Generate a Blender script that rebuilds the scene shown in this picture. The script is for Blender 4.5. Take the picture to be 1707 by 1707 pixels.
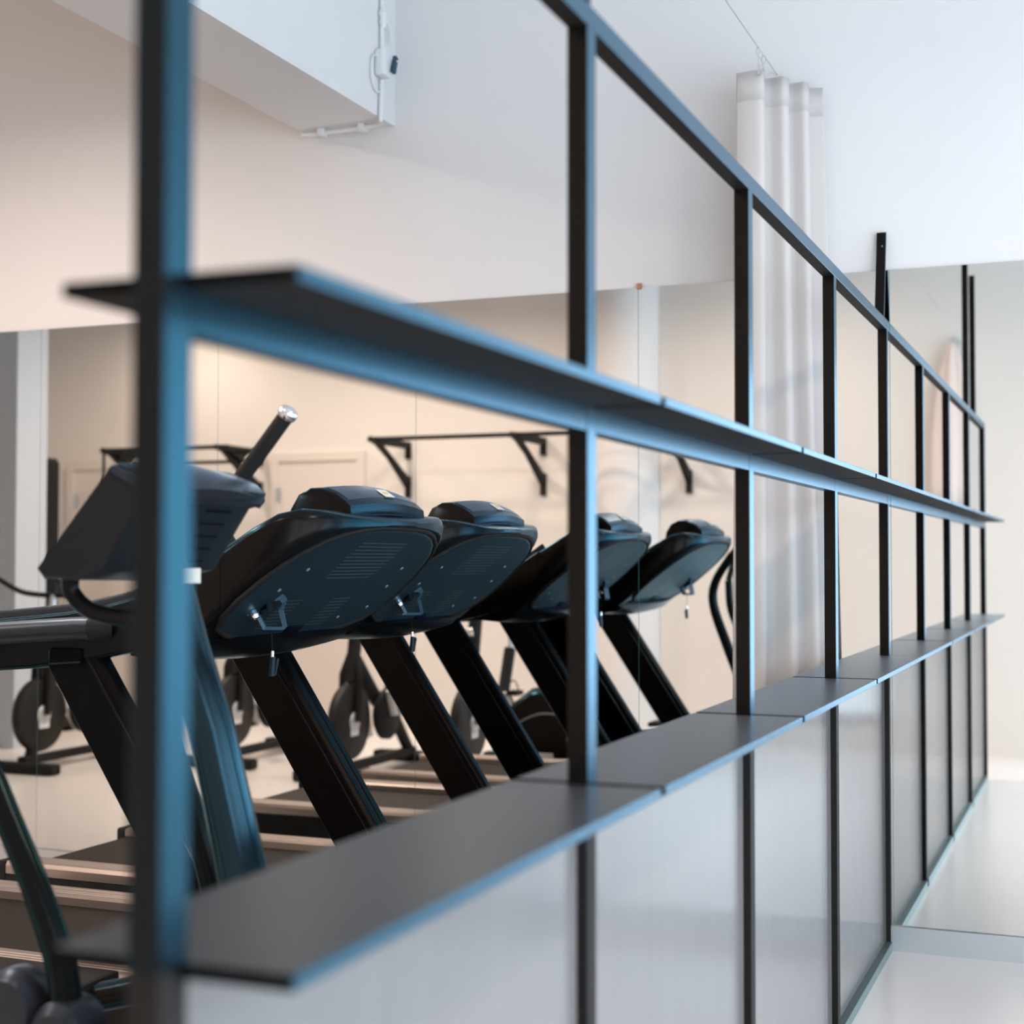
import bpy, bmesh, math, random
from mathutils import Vector, Matrix
random.seed(7)
S = bpy.context.scene
C = S.collection
for o in list(bpy.data.objects):
    bpy.data.objects.remove(o)

# ------------------------------------------------------------------ camera
# world: X runs along the partition towards the mirror wall, Y to the treadmill side, Z up
F_PX, YAW, PITCH, ROLL = 2487.4, math.radians(21.920), math.radians(1.802), math.radians(0.041)
CAM = Vector((-4.9634, -0.6768, 1.2638))
fwd = Vector((math.cos(YAW)*math.cos(PITCH), math.sin(YAW)*math.cos(PITCH), math.sin(PITCH)))
rgt = Vector((math.sin(YAW), -math.cos(YAW), 0))
upv = rgt.cross(fwd)
r2 = rgt*math.cos(ROLL) + upv*math.sin(ROLL)
u2 = -rgt*math.sin(ROLL) + upv*math.cos(ROLL)
cd = bpy.data.cameras.new('camera')
cam = bpy.data.objects.new('camera', cd)
C.objects.link(cam)
M = Matrix((r2, u2, -fwd)).transposed().to_4x4()
M.translation = CAM
cam.matrix_world = M
cd.sensor_fit = 'HORIZONTAL'
cd.sensor_width = 36
cd.lens = F_PX/1707*36
cd.clip_start = 0.02
cd.dof.use_dof = True
cd.dof.focus_distance = 4.0
cd.dof.aperture_fstop = 2.6
S.camera = cam

# ------------------------------------------------------------------ world, lights, exposure
W = bpy.data.worlds.new('sky')
S.world = W
W.use_nodes = True
bg = W.node_tree.nodes['Background']
bg.inputs[0].default_value = (0.62, 0.78, 1.0, 1)
bg.inputs[1].default_value = 1.0
S.view_settings.view_transform = 'Standard'
S.view_settings.look = 'None'
S.view_settings.exposure = 0.20
S.view_settings.gamma = 1.0
S.view_settings.use_curve_mapping = False
try:
    S.cycles.use_denoising = True
    S.cycles.max_bounces = 12
    S.cycles.glossy_bounces = 6
    S.cycles.transmission_bounces = 8
    S.cycles.caustics_reflective = False
    S.cycles.caustics_refractive = False
    S.cycles.sample_clamp_indirect = 6
except Exception:
    pass

def area_light(name, loc, rot, sx, sy, power, col):
    l = bpy.data.lights.new(name, 'AREA')
    l.shape = 'RECTANGLE'
    l.size, l.size_y, l.energy, l.color = sx, sy, power, col
    o = bpy.data.objects.new(name, l)
    C.objects.link(o)
    o.location, o.rotation_euler = loc, rot
    return o

WIN_Y = -3.2
WINDOWS = [(-4.95, -3.55), (-3.40, -2.00), (-1.85, -0.45)]
for a, b in WINDOWS:   # daylight coming in through each window
    area_light('window_daylight', ((a+b)/2, WIN_Y+0.02, 1.40), (math.radians(90), 0, 0), b-a-0.1, 2.3, 38, (0.70, 0.86, 1.0))
ADDED_WIN = (-3.05, -1.05)  # unseen rear window, added so the post faces reflect blue
area_light('window_daylight', (-5.04, -2.05, 1.40), (0, math.radians(-90), 0), 2.3, 1.9, 46, (0.70, 0.86, 1.0))  # light of the added rear window

# ------------------------------------------------------------------ materials
def nt(name):
    m = bpy.data.materials.new(name)
    m.use_nodes = True
    return m, m.node_tree.nodes, m.node_tree.links

def mat(name, col, rough=0.5, metal=0.0, spec=0.5, tint=None, noise=None, bump=None, emit=None, coat=0.0, trans=0.0, ior=None, sheen=0.0):
    m, n, l = nt(name)
    b = n['Principled BSDF']
    b.inputs['Base Color'].default_value = (*col, 1)
    b.inputs['Roughness'].default_value = rough
    b.inputs['Metallic'].default_value = metal
    b.inputs['Specular IOR Level'].default_value = spec
    b.inputs['Coat Weight'].default_value = coat
    b.inputs['Transmission Weight'].default_value = trans
    b.inputs['Sheen Weight'].default_value = sheen
    if ior:
        b.inputs['IOR'].default_value = ior
    if tint:
        b.inputs['Specular Tint'].default_value = (*tint, 1)
    if emit:
        b.inputs['Emission Color'].default_value = (*emit[0], 1)
        b.inputs['Emission Strength'].default_value = emit[1]
    if noise:
        sc, amt, stretch = noise
        tc = n.new('ShaderNodeTexCoord'); mp = n.new('ShaderNodeMapping'); tx = n.new('ShaderNodeTexNoise')
        mp.inputs['Scale'].default_value = stretch
        tx.inputs['Scale'].default_value = sc
        tx.inputs['Detail'].default_value = 5
        mx = n.new('ShaderNodeMix'); mx.data_type = 'RGBA'
        mx.inputs[6].default_value = (*[c*(1-amt) for c in col], 1)
        mx.inputs[7].default_value = (*[min(1, c*(1+amt)) for c in col], 1)
        l.new(tc.outputs['Object'], mp.inputs[0]); l.new(mp.outputs[0], tx.inputs['Vector'])
        l.new(tx.outputs['Fac'], mx.inputs[0]); l.new(mx.outputs[2], b.inputs['Base Color'])
        if bump:
            bp = n.new('ShaderNodeBump'); bp.inputs['Strength'].default_value = bump
            bp.inputs['Distance'].default_value = 0.002
            l.new(tx.outputs['Fac'], bp.inputs['Height']); l.new(bp.outputs[0], b.inputs['Normal'])
    return m

def lacquer(name, col, rough, tint, ior=1.5, noise=None, ramp=None, refl=None):
    """dark painted surface: diffuse body under a gloss layer of given tint"""
    m, n, l = nt(name)
    n.remove(n['Principled BSDF'])
    out = n['Material Output']
    d = n.new('ShaderNodeBsdfDiffuse'); d.inputs[0].default_value = (*col, 1)
    g = n.new('ShaderNodeBsdfGlossy'); g.inputs[0].default_value = (*tint, 1); g.inputs['Roughness'].default_value = rough
    fr = n.new('ShaderNodeFresnel'); fr.inputs[0].default_value = ior
    mx = n.new('ShaderNodeMixShader')
    if ramp:
        lw = n.new('ShaderNodeLayerWeight'); lw.inputs[0].default_value = 0.5
        cr = n.new('ShaderNodeValToRGB'); e = cr.color_ramp.elements
        e[0].position, e[0].color = ramp[0][0], (*ramp[0][1], 1)
        e[1].position, e[1].color = ramp[-1][0], (*ramp[-1][1], 1)
        for p_, c_ in ramp[1:-1]:
            q = e.new(p_); q.color = (*c_, 1)
        l.new(lw.outputs['Facing'], cr.inputs[0]); l.new(cr.outputs[0], g.inputs[0])
    fac = fr.outputs[0]
    if refl:
        lw2 = n.new('ShaderNodeLayerWeight'); lw2.inputs[0].default_value = 0.5
        c2 = n.new('ShaderNodeValToRGB'); e2 = c2.color_ramp.elements
        e2[0].position, e2[0].color = refl[0][0], (refl[0][1],)*3+(1,)
        e2[1].position, e2[1].color = refl[-1][0], (refl[-1][1],)*3+(1,)
        for p_, v_ in refl[1:-1]:
            q = e2.new(p_); q.color = (v_, v_, v_, 1)
        l.new(lw2.outputs['Facing'], c2.inputs[0]); fac = c2.outputs[0]
    l.new(fac, mx.inputs[0]); l.new(d.outputs[0], mx.inputs[1]); l.new(g.outputs[0], mx.inputs[2])
    l.new(mx.outputs[0], out.inputs[0])
    if noise:
        sc, amt, stretch = noise
        tc = n.new('ShaderNodeTexCoord'); mp = n.new('ShaderNodeMapping'); tx = n.new('ShaderNodeTexNoise')
        mp.inputs['Scale'].default_value = stretch; tx.inputs['Scale'].default_value = sc; tx.inputs['Detail'].default_value = 4
        bp = n.new('ShaderNodeBump'); bp.inputs['Strength'].default_value = amt; bp.inputs['Distance'].default_value = 0.001
        l.new(tc.outputs['Object'], mp.inputs[0]); l.new(mp.outputs[0], tx.inputs['Vector'])
        l.new(tx.outputs['Fac'], bp.inputs['Height'])
        for s in (d, g):
            l.new(bp.outputs[0], s.inputs['Normal'])
    return m

MT = {}
SKY_TINT = [(0.12, (0.42, 0.34, 0.30)), (0.42, (0.15, 0.58, 0.86)), (0.62, (0.36, 0.66, 0.92)), (0.88, (0.62, 0.79, 0.94))]  # gloss tint by angle: blue sky reflection put into the colour
SATIN = [(0.10, 0.030), (0.28, 0.05), (0.455, 0.165), (0.67, 0.31), (0.85, 0.42), (1.0, 0.6)]   # reflectance of the satin coating by angle
MT['wall'] = mat('white_wall_paint', (0.79, 0.785, 0.785), 0.75, noise=(3, 0.012, (1, 1, 1)))
MT['pillar'] = mat('daylight_tinted_paint', (0.56, 0.63, 0.70), 0.7)  # cool daylight on the pillar is put into its base colour
MT['ceil'] = mat('ceiling_paint', (0.80, 0.80, 0.80), 0.85)
MT['backwall'] = mat('warm_white_wall_paint', (0.80, 0.755, 0.71), 0.75, noise=(2, 0.012, (1, 1, 1)))
MT['floor'] = mat('pale_resin_floor', (0.82, 0.79, 0.765), 0.26, spec=0.45, noise=(1.6, 0.035, (1, 1, 1)))
MT['frame'] = lacquer('black_powder_coat', (0.006, 0.0055, 0.005), 0.26, (0.42, 0.74, 1.0), 1.5, ramp=SKY_TINT, refl=SATIN)
MT['base'] = lacquer('dark_base_rail', (0.030, 0.036, 0.036), 0.45, (0.7, 0.85, 0.85), 1.35)
MT['under'] = mat('black_stained_plywood', (0.012, 0.010, 0.009), 0.6, spec=0.22, noise=(40, 0.5, (0.06, 3, 3)), bump=0.3)
MT['board'] = lacquer('black_shelf_laminate', (0.016, 0.015, 0.015), 0.32, (0.66, 0.74, 0.82), 1.34, noise=(14, 0.25, (0.15, 3, 3)))
MT['plastic'] = lacquer('black_machine_plastic', (0.006, 0.0055, 0.0055), 0.24, (0.55, 0.80, 1.0), 1.38, ramp=SKY_TINT)
MT['greyplastic'] = lacquer('charcoal_machine_plastic', (0.020, 0.020, 0.024), 0.34, (0.62, 0.80, 1.0), 1.42)
MT['plate'] = lacquer('slate_console_back', (0.010, 0.017, 0.022), 0.42, (0.45, 0.75, 0.95), 1.38)
MT['upright'] = lacquer('satin_black_upright', (0.0045, 0.0042, 0.004), 0.30, (0.5, 0.8, 1.0), 1.24, ramp=SKY_TINT)
SKY_TINT2 = [(0.05, (0.26, 0.56, 0.74)), (0.42, (0.20, 0.64, 0.92)), (0.88, (0.62, 0.86, 1.0))]  # column gloss: blue window reflection put into the tint
MT['bluegloss'] = lacquer('glossy_black_sky_tint', (0.006, 0.008, 0.009), 0.16, (0.5, 0.8, 1.0), 1.62, ramp=SKY_TINT2)
MT['tealglint'] = lacquer('satin_black_teal_glint', (0.006, 0.006, 0.006), 0.2, (0.5, 0.8, 1.0), 1.32, ramp=[(0.05, (0.3, 0.36, 0.36)), (0.4, (0.22, 0.8, 0.85)), (0.88, (0.62, 0.86, 1.0))])  # teal highlight of the handlebars put into the gloss tint
MT['boxplastic'] = lacquer('dark_display_plastic', (0.014, 0.0135, 0.0145), 0.34, (0.62, 0.80, 1.0), 1.42, ramp=SKY_TINT)
MT['wheel'] = mat('dark_brown_disc', (0.012, 0.010, 0.009), 0.5, spec=0.3)
MT['gloss'] = lacquer('glossy_black', (0.006, 0.006, 0.006), 0.08, (0.9, 0.9, 0.9), 1.5)
MT['rubber'] = mat('black_rubber', (0.012, 0.012, 0.012), 0.7, spec=0.25)
MT['belt'] = mat('treadmill_belt', (0.014, 0.011, 0.009), 0.65, spec=0.2, noise=(90, 0.2, (1, 1, 1)))
MT['rail'] = mat('bronze_aluminium', (0.38, 0.32, 0.285), 0.38, metal=0.7, noise=(60, 0.25, (6, 0.02, 1)))
MT['chrome'] = mat('chrome', (0.75, 0.77, 0.80), 0.12, metal=1.0)
MT['steel'] = mat('brushed_steel', (0.62, 0.66, 0.68), 0.33, metal=0.75)
MT['white'] = mat('white_plastic', (0.80, 0.81, 0.82), 0.45)
MT['sticker'] = mat('pale_sticker', (0.78, 0.78, 0.72), 0.5)
MT['stickerink'] = mat('yellow_sticker_print', (0.75, 0.60, 0.16), 0.5)
MT['silver'] = mat('silver_plastic', (0.55, 0.55, 0.56), 0.4, metal=0.3)
MT['dots'] = mat('pale_grille_dots', (0.30, 0.50, 0.54), 0.35, metal=0.2)
MT['slot'] = mat('dark_slot', (0.004, 0.004, 0.004), 0.8, spec=0.05)
MT['mirror'] = mat('mirror_glass', (0.90, 0.925, 0.915), 0.0, metal=1.0)
MT['mirroredge'] = mat('green_glass_edge', (0.05, 0.16, 0.18), 0.15)
MT['copper'] = mat('copper_clip', (0.48, 0.24, 0.14), 0.4, metal=0.5)
MT['brown'] = mat('tan_leatherette', (0.32, 0.19, 0.11), 0.55)
MT['lamp'] = mat('warm_lamp_diffuser', (1, 0.9, 0.8), 0.5, emit=((1.0, 0.74, 0.5), 9.0))
MT['robe'] = mat('pale_pink_cotton', (0.80, 0.68, 0.62), 0.9, noise=(40, 0.05, (1, 1, 1)))
MT['door'] = mat('cream_door_paint', (0.76, 0.69, 0.64), 0.55)
MT['holder'] = mat('steel_blue_plastic', (0.035, 0.105, 0.17), 0.38)
MT['blue'] = mat('blue_black_plastic', (0.01, 0.05, 0.09), 0.25)

# curtain: thin cloth that lets some light through
m, n, l = nt('cream_curtain_cloth')
b = n['Principled BSDF']
b.inputs['Base Color'].default_value = (0.84, 0.80, 0.775, 1); b.inputs['Roughness'].default_value = 0.9
tr = n.new('ShaderNodeBsdfTranslucent'); tr.inputs[0].default_value = (0.86, 0.82, 0.79, 1)
mx = n.new('ShaderNodeMixShader'); mx.inputs[0].default_value = 0.35
l.new(b.outputs[0], mx.inputs[1]); l.new(tr.outputs[0], mx.inputs[2]); l.new(mx.outputs[0], n['Material Output'].inputs[0])
MT['curtain'] = m

# fluted translucent polycarbonate
m, n, l = nt('fluted_polycarbonate')
b = n['Principled BSDF']
b.inputs['Base Color'].default_value = (0.33, 0.325, 0.335, 1)
b.inputs['Roughness'].default_value = 0.16
b.inputs['IOR'].default_value = 1.45
b.inputs['Transmission Weight'].default_value = 0.62
tr = n.new('ShaderNodeBsdfTranslucent'); tr.inputs[0].default_value = (0.52, 0.49, 0.48, 1)
mx = n.new('ShaderNodeMixShader'); mx.inputs[0].default_value = 0.16
tc = n.new('ShaderNodeTexCoord'); wv = n.new('ShaderNodeTexWave')
wv.wave_type = 'BANDS'; wv.bands_direction = 'X'; wv.inputs['Scale'].default_value = 28; wv.inputs['Distortion'].default_value = 0.0
bp = n.new('ShaderNodeBump'); bp.inputs['Strength'].default_value = 0.05; bp.inputs['Distance'].default_value = 0.004
l.new(tc.outputs['Object'], wv.inputs['Vector']); l.new(wv.outputs['Fac'], bp.inputs['Height'])
l.new(bp.outputs[0], b.inputs['Normal'])
mp = n.new('ShaderNodeMapping'); mp.inputs['Scale'].default_value = (5, 1, .25)
nz = n.new('ShaderNodeTexNoise'); nz.inputs['Scale'].default_value = 3.0; nz.inputs['Detail'].default_value = 6
mr = n.new('ShaderNodeMapRange'); mr.inputs[1].default_value = .3; mr.inputs[2].default_value = .7; mr.inputs[3].default_value = .07; mr.inputs[4].default_value = .15
l.new(tc.outputs['Object'], mp.inputs[0]); l.new(mp.outputs[0], nz.inputs['Vector']); l.new(nz.outputs['Fac'], mr.inputs[0]); l.new(mr.outputs[0], b.inputs['Roughness'])
mc = n.new('ShaderNodeMix'); mc.data_type = 'RGBA'; mc.inputs[6].default_value = (0.48, 0.465, 0.465, 1); mc.inputs[7].default_value = (0.58, 0.565, 0.565, 1)
l.new(nz.outputs['Fac'], mc.inputs[0]); l.new(mc.outputs[2], b.inputs['Base Color'])
l.new(b.outputs[0], mx.inputs[1]); l.new(tr.outputs[0], mx.inputs[2]); l.new(mx.outputs[0], n['Material Output'].inputs[0])
MT['poly'] = m

m, n, l = nt('window_glass')
n.remove(n['Principled BSDF'])
t_ = n.new('ShaderNodeBsdfTransparent'); g_ = n.new('ShaderNodeBsdfGlossy'); g_.inputs['Roughness'].default_value = 0.02
mx = n.new('ShaderNodeMixShader'); mx.inputs[0].default_value = 0.08
l.new(t_.outputs[0], mx.inputs[1]); l.new(g_.outputs[0], mx.inputs[2]); l.new(mx.outputs[0], n['Material Output'].inputs[0])
MT['glass'] = m

# ------------------------------------------------------------------ mesh helpers
class MB:
    def __init__(s):
        s.v, s.f = [], []
    def add(s, vs, fs):
        o = len(s.v); s.v += [tuple(v) for v in vs]; s.f += [tuple(i+o for i in f) for f in fs]
        return s
    def box(s, x0, x1, y0, y1, z0, z1):
        return s.add([(x, y, z) for x in (x0, x1) for y in (y0, y1) for z in (z0, z1)],
                     [(0, 1, 3, 2), (4, 6, 7, 5), (0, 4, 5, 1), (2, 3, 7, 6), (0, 2, 6, 4), (1, 5, 7, 3)])
    def rings(s, rings, closed=True, caps=True):
        n = len(rings[0]); vs = [p for r in rings for p in r]; fs = []
        for i in range(len(rings)-1):
            for j in range(n if closed else n-1):
                k = (j+1) % n
                fs.append((i*n+j, i*n+k, (i+1)*n+k, (i+1)*n+j))
        if caps and closed:
            fs.append(tuple(reversed(range(n)))); fs.append(tuple((len(rings)-1)*n+j for j in range(n)))
        return s.add(vs, fs)
    def prism_x(s, prof, x0, x1):      # prof: list of (y, z)
        return s.rings([[(x0, y, z) for y, z in prof], [(x1, y, z) for y, z in prof]])
    def tube(s, pts, r, n=10, smooth=0, flat=1.0):
        pts = [Vector(p) for p in pts]
        if smooth:
            pts = catmull(pts, smooth)
        rs = r if isinstance(r, (list, tuple)) else [r]*len(pts)
        if len(rs) != len(pts):
            rs = [rs[0] + (rs[-1]-rs[0])*i/(len(pts)-1) for i in range(len(pts))]
        rings = []; prev = None
        for i, p in enumerate(pts):
            t = (pts[min(i+1, len(pts)-1)] - pts[max(i-1, 0)]).normalized()
            if prev is None:
                a = Vector((1, 0, 0)) if abs(t.x) < 0.8 else Vector((0, 0, 1))
                u = t.cross(a).normalized()
            else:
                u = (prev - t*prev.dot(t)).normalized()
            prev = u; w = t.cross(u)
            rings.append([p + (u*math.cos(2*math.pi*j/n) + w*flat*math.sin(2*math.pi*j/n))*rs[i] for j in range(n)])
        return s.rings(rings)
    def disc(s, c, axis, r, h, n=20, r2=None):
        a = Vector(axis).normalized(); c = Vector(c)
        return s.tube([c - a*h/2, c + a*h/2], [r, r if r2 is None else r2], n)
    def lathe(s, c, axis, prof, n=20, caps=True):  # prof: (radius, offset along the axis)
        a = Vector(axis).normalized(); b = Vector((1, 0, 0)) if abs(a.x) < 0.8 else Vector((0, 0, 1))
        u = a.cross(b).normalized(); w = a.cross(u); c = Vector(c)
        return s.rings([[c + a*h + (u*math.cos(2*math.pi*j/n)+w*math.sin(2*math.pi*j/n))*max(r, 1e-4) for j in range(n)] for r, h in prof], caps=caps)

def catmull(p, k):
    q = [p[0]*2 - p[1]] + list(p) + [p[-1]*2 - p[-2]]; out = []
    for i in range(1, len(q)-2):
        for j in range(k):
            t = j/k
            out.append(0.5*((2*q[i]) + (q[i+1]-q[i-1])*t + (2*q[i-1]-5*q[i]+4*q[i+1]-q[i+2])*t*t + (3*q[i]-q[i-1]-3*q[i+1]+q[i+2])*t**3))
    out.append(p[-1])
    return out

def build(name, mb, material, parent=None, bevel=0.0, smooth=False, sub=0, at=None, seg=2):
    me = bpy.data.meshes.new(name)
    me.from_pydata(mb.v, [], mb.f)
    bm = bmesh.new(); bm.from_mesh(me)
    bmesh.ops.recalc_face_normals(bm, faces=bm.faces)
    if bevel:
        bmesh.ops.bevel(bm, geom=[e for e in bm.edges if e.calc_face_angle(0) > 0.5], offset=bevel, segments=seg, affect='EDGES', profile=0.6, clamp_overlap=True)
    bm.to_mesh(me); bm.free()
    me.materials.append(MT[material])
    o = bpy.data.objects.new(name, me)
    C.objects.link(o)
    if parent:
        o.parent = parent
    if at:
        o.location = at
    if smooth:
        for p in me.polygons:
            p.use_smooth = True
        if smooth != 'all':
            try:
                me.set_sharp_from_angle(angle=math.radians(38))
            except Exception:
                pass
    if sub:
        md = o.modifiers.new('sub', 'SUBSURF'); md.levels = md.render_levels = sub
    return o

def underside(o, bottom='under', edges=None):
    """raw plywood below, coated edges around"""
    me = o.data
    me.materials.append(MT[bottom]); me.materials.append(MT[edges or bottom]); me.materials.append(MT['slot'])
    for p in me.polygons:
        if p.normal.z < -.5:
            p.material_index = 1
        elif abs(p.normal.x) > .5:
            p.material_index = 3
        elif edges and p.normal.z < .5:
            p.material_index = 2
    return o

def tag(o, label, cat, group=None):
    o['label'] = label; o['category'] = cat
    if group:
        o['group'] = group
    return o

def thing(name, label, cat, loc=(0, 0, 0), rz=0.0, group=None):
    o = bpy.data.objects.new(name, None)
    C.objects.link(o)
    o.empty_display_size = 0.1
    o.location = loc; o.rotation_euler = (0, 0, rz)
    return tag(o, label, cat, group)

def struct(name, mb, material, parent=None, **k):
    o = build(name, mb, material, parent, **k)
    o['kind'] = 'structure'
    return o

def copy_tree(o, parent=None):
    c = o.copy(); C.objects.link(c)
    c.parent = parent
    for ch in [x for x in bpy.data.objects if x.parent == o]:
        copy_tree(ch, c)
    return c

# ------------------------------------------------------------------ room
XM = 0.0133                      # mirror face
X0, X1, Y0, Y1, H = -5.06, 0.020, WIN_Y, 7.6, 3.9
struct('floor', MB().box(X0-.2, X1+.2, Y0-.2, Y1+.2, -0.12, 0), 'floor')
struct('ceiling', MB().box(X0-.2, X1+.2, Y0-.2, Y1+.2, H, H+.12), 'ceil')
struct('wall_mirror_side', MB().box(X1, X1+.2, Y0-.2, Y1+.2, 0, H), 'wall')
struct('wall_rear', MB().box(X0-.2, X0, ADDED_WIN[1], Y1+.2, 0, H).box(X0-.2, X0, Y0-.2, ADDED_WIN[0], 0, H)
       .box(X0-.2, X0, ADDED_WIN[0], ADDED_WIN[1], 0, .15).box(X0-.2, X0, ADDED_WIN[0], ADDED_WIN[1], 2.6, H), 'backwall')
ra, rb = ADDED_WIN
fr = MB().box(X0-.14, X0-.06, ra, ra+.05, .15, 2.6).box(X0-.14, X0-.06, rb-.05, rb, .15, 2.6).box(X0-.14, X0-.06, ra, rb, .15, .2)
fr.box(X0-.14, X0-.06, ra, rb, 2.55, 2.6).box(X0-.13, X0-.07, ra, rb, 1.9, 1.94)
w = struct('window_4', fr, 'frame')  # frame of the added window behind the camera
build('pane', MB().box(X0-.105, X0-.095, ra+.05, rb-.05, .2, 1.9), 'glass', w)
build('pane', MB().box(X0-.105, X0-.095, ra+.05, rb-.05, 1.94, 2.55), 'glass', w)
struct('wall_left', MB().box(X0, X1, Y1, Y1+.2, 0, H), 'backwall')
wr = MB()
xs = [X0]+[q for w in WINDOWS for q in w]+[X1]
for i in range(0, len(xs), 2):
    wr.box(xs[i], xs[i+1], Y0-.2, Y0, 0, H)
for a, b_ in WINDOWS:
    wr.box(a, b_, Y0-.2, Y0, 0, .2); wr.box(a, b_, Y0-.2, Y0, 2.6, H)
struct('wall_right', wr, 'wall')
for i, (a, b_) in enumerate(WINDOWS):
    fr = MB()
    fr.box(a, a+.05, Y0-.14, Y0-.06, .2, 2.6).box(b_-.05, b_, Y0-.14, Y0-.06, .2, 2.6)
    fr.box(a, b_, Y0-.14, Y0-.06, .2, .25).box(a, b_, Y0-.14, Y0-.06, 2.55, 2.6).box(a, b_, Y0-.13, Y0-.07, 1.9, 1.94)
    w = struct('window_%d' % (i+1), fr, 'frame')
    build('pane', MB().box(a+.05, b_-.05, Y0-.105, Y0-.095, .25, 1.9), 'glass', w)
    build('pane', MB().box(a+.05, b_-.05, Y0-.105, Y0-.095, 1.94, 2.55), 'glass', w)
struct('beam', MB().box(-3.25, X1, 1.803, 2.165, 2.885, H), 'wall')
struct('baseboard_mirror_side', MB().box(0.0, X1, Y0, Y1, 0, .0795), 'steel')
struct('baseboard_rear', MB().box(X0, X0+.012, Y0, 2.25, 0, .06).box(X0, X0+.012, 2.75, 4.5, 0, .06).box(X0, X0+.012, 5.42, 6.35, 0, .06), 'backwall')
# round column and square pillar of the gym
col = MB().tube([(X0, 2.50, 0), (X0, 2.50, H)], .24, 48)
struct('column', col, 'wall', smooth=True)
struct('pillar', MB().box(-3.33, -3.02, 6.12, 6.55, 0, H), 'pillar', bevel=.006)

# doors on the rear wall
def door(n, y0, y1, z1):
    d = struct('door_%d' % n, MB().box(X0, X0+.035, y0, y1, 0.01, z1), 'door')
    t = MB().box(X0, X0+.05, y0-.07, y0, 0, z1+.07).box(X0, X0+.05, y1, y1+.07, 0, z1+.07).box(X0, X0+.05, y0, y1, z1, z1+.07)
    build('door_frame', t, 'door', d, bevel=.004)
    h = MB().tube([(X0+.035, y0+.08, 1.02), (X0+.085, y0+.08, 1.02), (X0+.09, y0+.19, 1.02)], .01, 8)
    build('door_handle', h, 'steel', d, smooth=True)
    for z in (.25, z1-.25):
        build('hinge', MB().box(X0+.03, X0+.052, y1-.02, y1+.01, z-.05, z+.05), 'steel', d)
door(1, 4.62, 5.30, 2.01)
door(2, 6.42, 7.22, 1.99)

# mirrors
MIR = thing('wall_mirror', 'wall-wide mirror of tall frameless glass panels above the steel skirting', 'mirror')
JOINTS = [-0.007+.858*k for k in range(-3, 9)]
for k in range(len(JOINTS)-1):
    a, b_ = JOINTS[k]+.0008, JOINTS[k+1]-.0008
    o = build('mirror_panel', MB().box(XM, X1-.0005, a, b_, .0805, 2.2115), 'mirror', MIR)
    build('edge_strip', MB().box(XM-.0001, XM+.004, b_, b_+.0016, .0805, 2.2115), 'mirroredge', o)
tag(build('mirror_clip', MB().box(XM-.008, X1, .838, .856, 2.206, 2.226), 'copper', bevel=.002),
    'small copper clip on the upper edge of the mirrors', 'clip')

# ------------------------------------------------------------------ shelving partition
P = thing('shelving_partition', 'black metal partition of posts, long shelves and frosted lower panels', 'partition')
TX, WY = .038, .030
Z_TR0, Z_TR1 = 2.0145, 2.0463
for k in range(5):
    x0 = -4+k
    t = TX if k < 4 else .012
    x0 = x0 if k < 4 else -.0005
    build('post', MB().box(x0, x0+t, 0, WY, .945, Z_TR0 + .001), 'frame', P, bevel=.0012)
    build('mullion', MB().box(x0, x0+t, .0005, WY, 0.0, .945), 'under', P, bevel=.0012)  # shade below the shelf put into the lower posts as matte black
underside(build('top_rail', MB().box(-4, XM-.001, -.0006, WY+.0006, Z_TR0, Z_TR1), 'frame', P, bevel=.0012))
for k in range(4):
    xa, xb = -4+k+TX+.0008, -3+k-.0008
    if k == 3:
        xb = -.001
    build('middle_rail', MB().box(xa, xb, .0004, WY-.0004, 1.443, 1.4767), 'frame', P, bevel=.001)
    build('bottom_rail', MB().box(xa, xb, -.004, WY, 0, .030), 'base', P, bevel=.001)
    build('frosted_panel', MB().box(xa, xb, .016, .0215, .031, .936), 'poly', P)
    sa = -3.975 if k == 0 else -4+k+.031
    sb = -3+k+.010 if k < 3 else XM-.001
    underside(build('shelf_board', MB().box(sa, sb, -.1035, .1175, 1.4767, 1.489), 'board', P, bevel=.0012), edges='frame')
    underside(build('shelf_board', MB().box(sa, sb, -.1025, .1205, .9375, .9503), 'board', P, bevel=.0012), edges='frame')
# leaning flat bar from the rail up to the wall above the mirrors
br = MB().add([(-.062, .001, 2.030), (-.062, .031, 2.030), (-.050, .001, 2.030), (-.050, .031, 2.030),
               (.004, .001, 2.336), (.004, .031, 2.336), (.0165, .001, 2.336), (.0165, .031, 2.336)],
              [(0, 2, 3, 1), (4, 5, 7, 6), (0, 1, 5, 4), (2, 6, 7, 3), (0, 4, 6, 2), (1, 3, 7, 5)])
bo = build('wall_brace', br, 'frame', P, bevel=.0008)
for z in (2.30, 2.288):
    xx = -.062+.066*(z-2.03)/.306
    build('screw', MB().disc((xx-.001, .016 if z > 2.295 else .012, z), (1, 0, -.2), .0035 if z > 2.295 else .002, .003, 10), 'slot' if z > 2.295 else 'steel', bo)
# flat hanger bars above the rail near the open end
for xx, zt in ((-2.985, H), (-3.40, 2.80)):
    build('hanger_bar', MB().box(xx-.006, xx+.006, .001, .031, Z_TR1-.002, zt), 'frame', P, bevel=.0008)

# ------------------------------------------------------------------ treadmills
def lerp_prof(prof, y):
    for (a, za), (b_, zb) in zip(prof, prof[1:]):
        if a <= y <= b_:
            t = (y-a)/(b_-a); return za+(zb-za)*t
    return prof[0][1] if y < prof[0][0] else prof[-1][1]

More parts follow.
